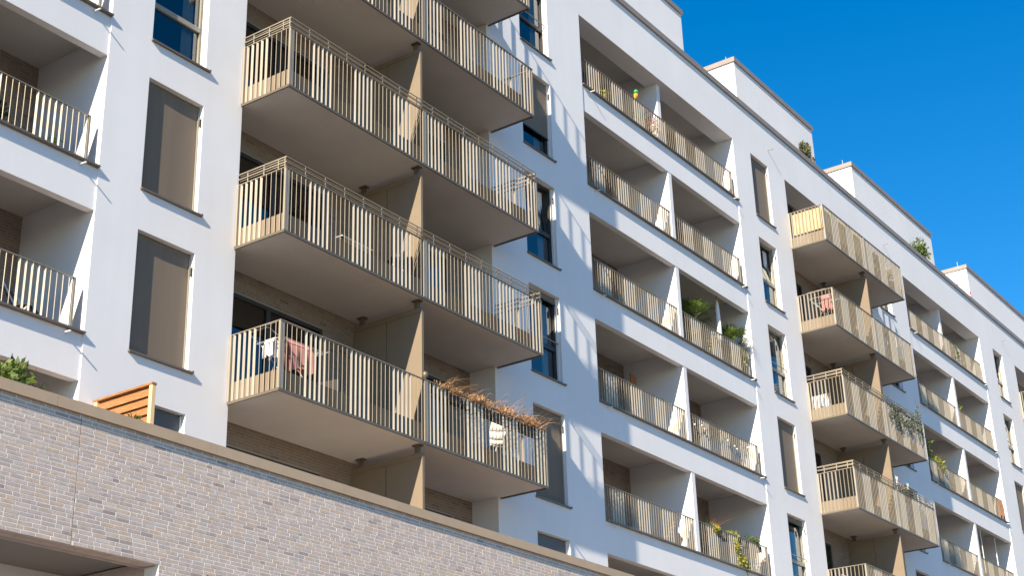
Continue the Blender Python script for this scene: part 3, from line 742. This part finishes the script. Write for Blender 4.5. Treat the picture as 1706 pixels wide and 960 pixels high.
MB().lathe((0,0,.95), [(.05,0),(.085,.02),(.075,.5),(.06,1.0),(.02,1.36)], 9).build('canopy', M['whitecloth'], T, True)
MB().lathe((0,0,0), [(.22,0),(.22,.05),(.03,.08)], 16).build('base', M['planter'], T)
T = thing('wood_plank', 'brown wooden plank leaning upright in the fourth middle loggia', 'plank', (3.75,1.2,-H*4+.70))
MB().obox((0,0,1.02), (.19,.03,0), (0,.015,0), (.03,.03,1.02)).build('board', M['wood'], T); MB().obox((0,-.03,1.2), (.10,0,0), (0,.012,0), (0,0,.03)).build('cleat', M['wood'], T)
T = thing('string_lights', 'string of white globe lights along the fourth middle loggia railing', 'string lights', (4.6,.02,-H*3-1.3))
pts = []; r = random.Random(9)
for i in range(29): pts.append((i*.13, -.01, -.12-.14*math.sin(i/4*math.pi)**2-(.25 if 14 < i < 20 else 0)*((i % 3)/2)))
MB().tube(pts, .004, 4).build('cable', M['black'], T)
gm = MB().lathe((0,0,-.04), [(.006,0),(.020,.009),(.026,.026),(.020,.043),(.008,.052)], 10).mesh('globe', M['bulb'], True)
for i in (1,4,5,15,18,19,24,27): inst('globe', gm, T, (pts[i][0], -.012, pts[i][2]-.04))
folding_chair((3.9,.62,-H*5+.70), 'brown wooden slatted folding chair in the fifth middle loggia', math.radians(-150), 'wood', 'wood')
window_box('flower_box', 'flower box with spiky red and yellow-green plants in the fifth middle loggia', 'flower box', (5.55,.18,-H*4-1.42), .8,
  [('grass', merge(*[blades((x_,0,.14), 10, .42, 80+i, .8, .007) for i, x_ in enumerate((-.3,-.15,.0))]), 'leaf'), ('red_fronds', merge(*[blades((x_,0,.14), 9, .62, 90+i, 1.1, .007, (.5,0)) for i, x_ in enumerate((.1,.25))]), 'red_leaf'), ('yellow_flowers', leaves((-.05,-.12,.12), (.22,.08,.13), 240, .055, 91), 'leaf_y')])
window_box('flower_box', 'low flower box of mossy green in the middle of the fifth middle loggia railing', 'flower box', (6.6,.18,-H*4-1.42), .9, [('foliage', leaves((0,-.02,.22), (.42,.10,.09), 420, .05, 93), 'leaf_y')])
window_box('flower_box', 'flower box of grey-green rosettes at the right end of the fifth middle loggia', 'flower box', (7.75,.18,-H*4-1.42), .9, [('foliage', leaves((0,-.03,.24), (.42,.12,.12), 420, .06, 94), 'leaf'), ('grey_foliage', leaves((.12,-.04,.26), (.2,.1,.12), 160, .06, 96), 'leaf_g')])
T = thing('ivy', 'yellow-green variegated ivy trailing down the fifth middle loggia railing', 'ivy', (6.62,.02,-H*4-1.30))
leaves((0,0,-.25), (.16,.05,.30), 220, .06, 95).build('foliage', M['leaf_y'], T); leaves((.18,0,-.60), (.22,.05,.26), 380, .065, 97).build('foliage', M['leaf_y'], T); leaves((.42,0,-.82), (.16,.05,.12), 120, .06, 98).build('foliage', M['leaf_y'], T)
MB().tube([(0,.03,0),(.02,0,-.3),(.2,0,-.6),(.45,0,-.85)], .006, 5).build('stem', M['stem'], T)
potted('potted_plant', 'small yellow-leaved plant behind the slats at the right end of the fifth middle loggia', 'plant', (7.85,.30,-H*5+.70), .60, .15, 'leaf_y', 140, .08, 99)
potted('potted_plant', 'small round bush behind the slats below the flower boxes of the fifth middle loggia', 'plant', (5.6,.42,-H*5+.70), .8, .18, 'leaf_d', 160, .08, 100)
# right-hand column
potted('potted_plant', 'green plant in front of the railing of the top right-hand loggia', 'plant', (27.35,.33,-H+.70), 1.0, .30, 'leaf', 240, .13, 111)
potted('potted_plant', 'orange-brown plant at the right end of the top right-hand loggia', 'plant', (28.9,.33,-H+.70), .80, .26, 'leaf_y', 200, .12, 112)
potted('potted_plant', 'grassy plant in the left half of the top right-hand loggia', 'plant', (24.2,.45,-H+.70), 1.15, .28, 'leaf_g', 200, .14, 113)
potted('potted_plant', 'upright green plant by the dividing wall of the second right-hand loggia', 'plant', (26.9,.34,-H*2+.70), 1.35, .24, 'leaf', 230, .14, 114)
potted('potted_plant', 'tall leafy green plant at the left end of the third right-hand loggia', 'plant', (22.95,.45,-H*3+.70), 1.9, .42, 'leaf', 420, .17, 115)
potted('potted_plant', 'orange flowering plant left of the dividing wall in the third right-hand loggia', 'plant', (23.8,.40,-H*3+.70), 1.35, .40, 'leaf_y', 360, .14, 116)
potted('potted_plant', 'dark feathery plant just left of the dividing wall in the third right-hand loggia', 'plant', (25.6,.42,-H*3+.70), 1.2, .30, 'leaf_g', 220, .12, 117)
o = cloth('red_towel', 'brick red cloth hanging at the right end of the third right-hand loggia railing', 'terracotta', (29.85,.075,-H*2-1.22), .50, .78, (1,0), 12, 'cloth')
for i, xx in enumerate((27.5, 29.1)):
    T = thing('awning_pole', ('left' if i == 0 else 'right') + ' one of two thin white poles in the fourth right-hand loggia', 'pole', (xx,.25,-H*4+.70))
    MB().tube([(0,0,0),(0,0,2.19)], .018, 8).build('pole', M['white'], T); MB().lathe((0,0,0), [(.06,0),(.06,.015),(.02,.02)], 12).build('foot', M['white'], T)
potted('potted_plant', 'small light green plant at the right end of the fourth right-hand loggia', 'plant', (29.7,.33,-H*4+.70), .98, .16, 'leaf', 120, .1, 118)
# right-hand stack
def reed(label, p0, p1, z0, z1):
    p0, p1 = Vector(p0), Vector(p1); T = thing('reed_mat', label, 'reed mat', (p0.x, p0.y, z0)); d = p1-p0; n = int(d.length/.022); r = random.Random(int(p0.x*7)); b = MB()
    nn = Vector((-d.y, d.x)).normalized()*.006
    for i in range(n):
        q = d*((i+.5)/n)+nn*r.uniform(-.3,.3); b.tube([(q.x,q.y,r.uniform(0,.015)),(q.x,q.y,z1-z0-r.uniform(0,.03))], .0095, 5)
    tag(b.build('reeds', M['reed'], T), kind='stuff')
    for zz in (.15,.5,.8): 
        if zz < z1-z0: q = d; o = nn*1.9; MB().tube([(o.x,o.y,zz),(d.x+o.x,d.y+o.y,zz)], .003, 4).build('binding', M['stem'], T)
    return T
zt1 = ZB(1)+1.2; xl2 = R2[0]-.03
reed('pale reed mat tied inside the side railing of the topmost right-hand balcony', (xl2+.06,-.08), (xl2+.06,-BD+.08), ZB(1)+.43, zt1)
reed('brown reed mat tied inside the front railing of the topmost right-hand balcony', (xl2+.1,-BD+.07), (15.40,-BD+.07), ZB(1)+.39, zt1)
for i, (xx, lb, mt) in enumerate(((16.6,'dark leafy plant behind the slats right of the reed mat','leaf_g'),(17.4,'green plant near the right corner of the topmost right-hand balcony','leaf_d'),(18.1,'small bright yellow-green plant at the right corner of the topmost right-hand balcony','leaf_y'))):
    potted('potted_plant', lb, 'plant', (xx,-.93,zf(1)), .85-.1*i, .20, mt, 160, .1, 130+i)
T = thing('cafe_chair', 'pale wooden chair back rising behind the reed mat balcony railing', 'chair', (15.0,-.55,zf(1)))
MB().box(-.2,.2,-.2,.2,.55,.58).build('seat', M['wood_pale'], T)
for x_ in (-.19,.19):
    for y_ in (-.19,.19): MB().box(x_-.018,x_+.018,y_-.018,y_+.018,0,1.16 if y_ > 0 else .55).build('leg', M['wood_pale'], T)
for zz in (.8,.95,1.1): MB().box(-.17,.17,.18,.20,zz,zz+.05).build('back_slat', M['wood_pale'], T)
drying_rack((12.85,-.62,zf(2)), 'white drying rack on the second right-hand balcony', .5, .75, .95)
cloth('pink_shirt', 'pink and white washing on the drying rack of the second right-hand balcony', 'pink', (12.62,-.80,zf(2)+.96), .30, .50, (0,1), 15)
cloth('white_towel', 'pale lilac towel over a stand on the third right-hand balcony', 'whitecloth', (12.55,-.25,zf(3)+.62), .5, .42, (0,1), 17)
T = thing('towel_stand', 'low stand holding the pale towel on the third right-hand balcony', 'stand', (12.55,-.25,zf(3)))
MB().tube([(0,-.3,0),(0,-.3,.625),(0,.3,.625),(0,.3,0)], .01, 6).build('frame', M['steel'], T); MB().tube([(-.15,-.3,.01),(.15,-.3,.01)], .01, 6).build('foot', M['steel'], T); MB().tube([(-.15,.3,.01),(.15,.3,.01)], .01, 6).build('foot', M['steel'], T)
T = thing('climbing_plant', 'thin green creeper growing through the right half of the third right-hand balcony railing', 'climber', (16.9,-1.22,ZB(3)+.3))
for i in range(9):
    x_ = -1.2+i*.34; z_ = .85-.10*(i % 3); MB().tube([(x_,.05,0),(x_+.05,-.01,.4),(x_+.1,0,z_)], .006, 4).build('stem', M['stem'], T)
    leaves((x_+.06,0,z_*.72+.1), (.16,.05,.42), 75, .085, 140+i).build('foliage', M['leaf_d'], T)
leaves((1.45,.03,1.25), (.10,.06,.42), 90, .085, 150).build('foliage', M['leaf_g'], T)
T = window_box('flower_box', 'flower box with orange blooms and pinwheels on the fourth right-hand balcony', 'flower box', (16.35,-1.05,ZB(4)+1.10), 1.1, [('foliage', leaves((0,0,.26), (.5,.10,.13), 260, .07, 160), 'leaf'), ('orange_blooms', leaves((-.05,-.03,.34), (.45,.10,.14), 150, .07, 161), 'dry')])
def pinwheel(label, loc, mt, h=.55, s_=.12):
    T = thing('pinwheel', label, 'pinwheel', loc); MB().tube([(0,0,0),(0,0,h)], .006, 5).build('stick', M['white'], T); b = MB()
    for i in range(6):
        a = i*math.pi/3; c_, d_ = math.cos(a), math.sin(a); c2, d2 = math.cos(a+.7), math.sin(a+.7)
        b.quad((0,-.02,h), (c_*s_*.7,-.035,h+d_*s_*.7), (c_*s_,-.02,h+d_*s_), (c2*s_*.5,-.005,h+d2*s_*.5))
    b.build('sails', M[mt], T); MB().lathe((0,-.03,h-.015), [(.012,0),(.018,.015),(.012,.03)], 8).build('hub', M['yellow_p'], T)
pinwheel('white flower pinwheel at the left end of the orange flower box', (15.95,-1.05,ZB(4)+1.24), 'white', .42, .15)
pinwheel('pale blue flower pinwheel at the right of the orange flower box', (16.85,-1.05,ZB(4)+1.24), 'blue_p', .40, .14)
T = thing('garden_chair', 'white plastic chair on the lowest right-hand balcony at the bottom edge', 'chair', (12.75,-.55,zf(5)))
MB().box(-.24,.24,-.24,.24,.41,.45).build('seat', M['white'], T, bevel=.02); MB().box(-.24,.24,.22,.26,.46,.86).build('backrest', M['white'], T, bevel=.02)
for x_ in (-.21,.21):
    for y_ in (-.21,.21): MB().box(x_-.02,x_+.02,y_-.02,y_+.02,0,.41).build('leg', M['white'], T)
# roof terrace
potted('roof_shrub', 'olive-green shrub on the roof edge in front of the second roof storey', 'shrub', (15.5,.5,.70), 2.72, .36, 'leaf_g', 1300, .13, 171, ph=.45, rz=.62)
potted('roof_shrub', 'bushy green shrub on the roof edge in front of the third roof storey', 'shrub', (25.7,.5,.70), 2.55, .42, 'leaf', 1100, .14, 172, ph=.45, rz=.55)
pinwheel('yellow and red pinwheel beside the corner of the last roof storey', (30.3,.5,.70), 'yellow_p', 1.75, .17)
pinwheel('red pinwheel right of the corner of the last roof storey', (31.9,.5,.70), 'red_p', 1.85, .17)

# ---- anchor every holder at the base of what it holds
bpy.context.view_layer.update()
def rebase(o, loc):
    loc = Vector(loc); old = o.matrix_world.copy(); kids = [(c, c.matrix_world.copy()) for c in o.children]
    o.location = loc if o.parent is None else loc - Vector(o.parent.matrix_world.translation)
    for c, mw in kids: c.matrix_parent_inverse = Matrix.Translation(-loc)
rebase(bld, (9, 0, GROUND)); rebase(pod, (-10, PY, GROUND))
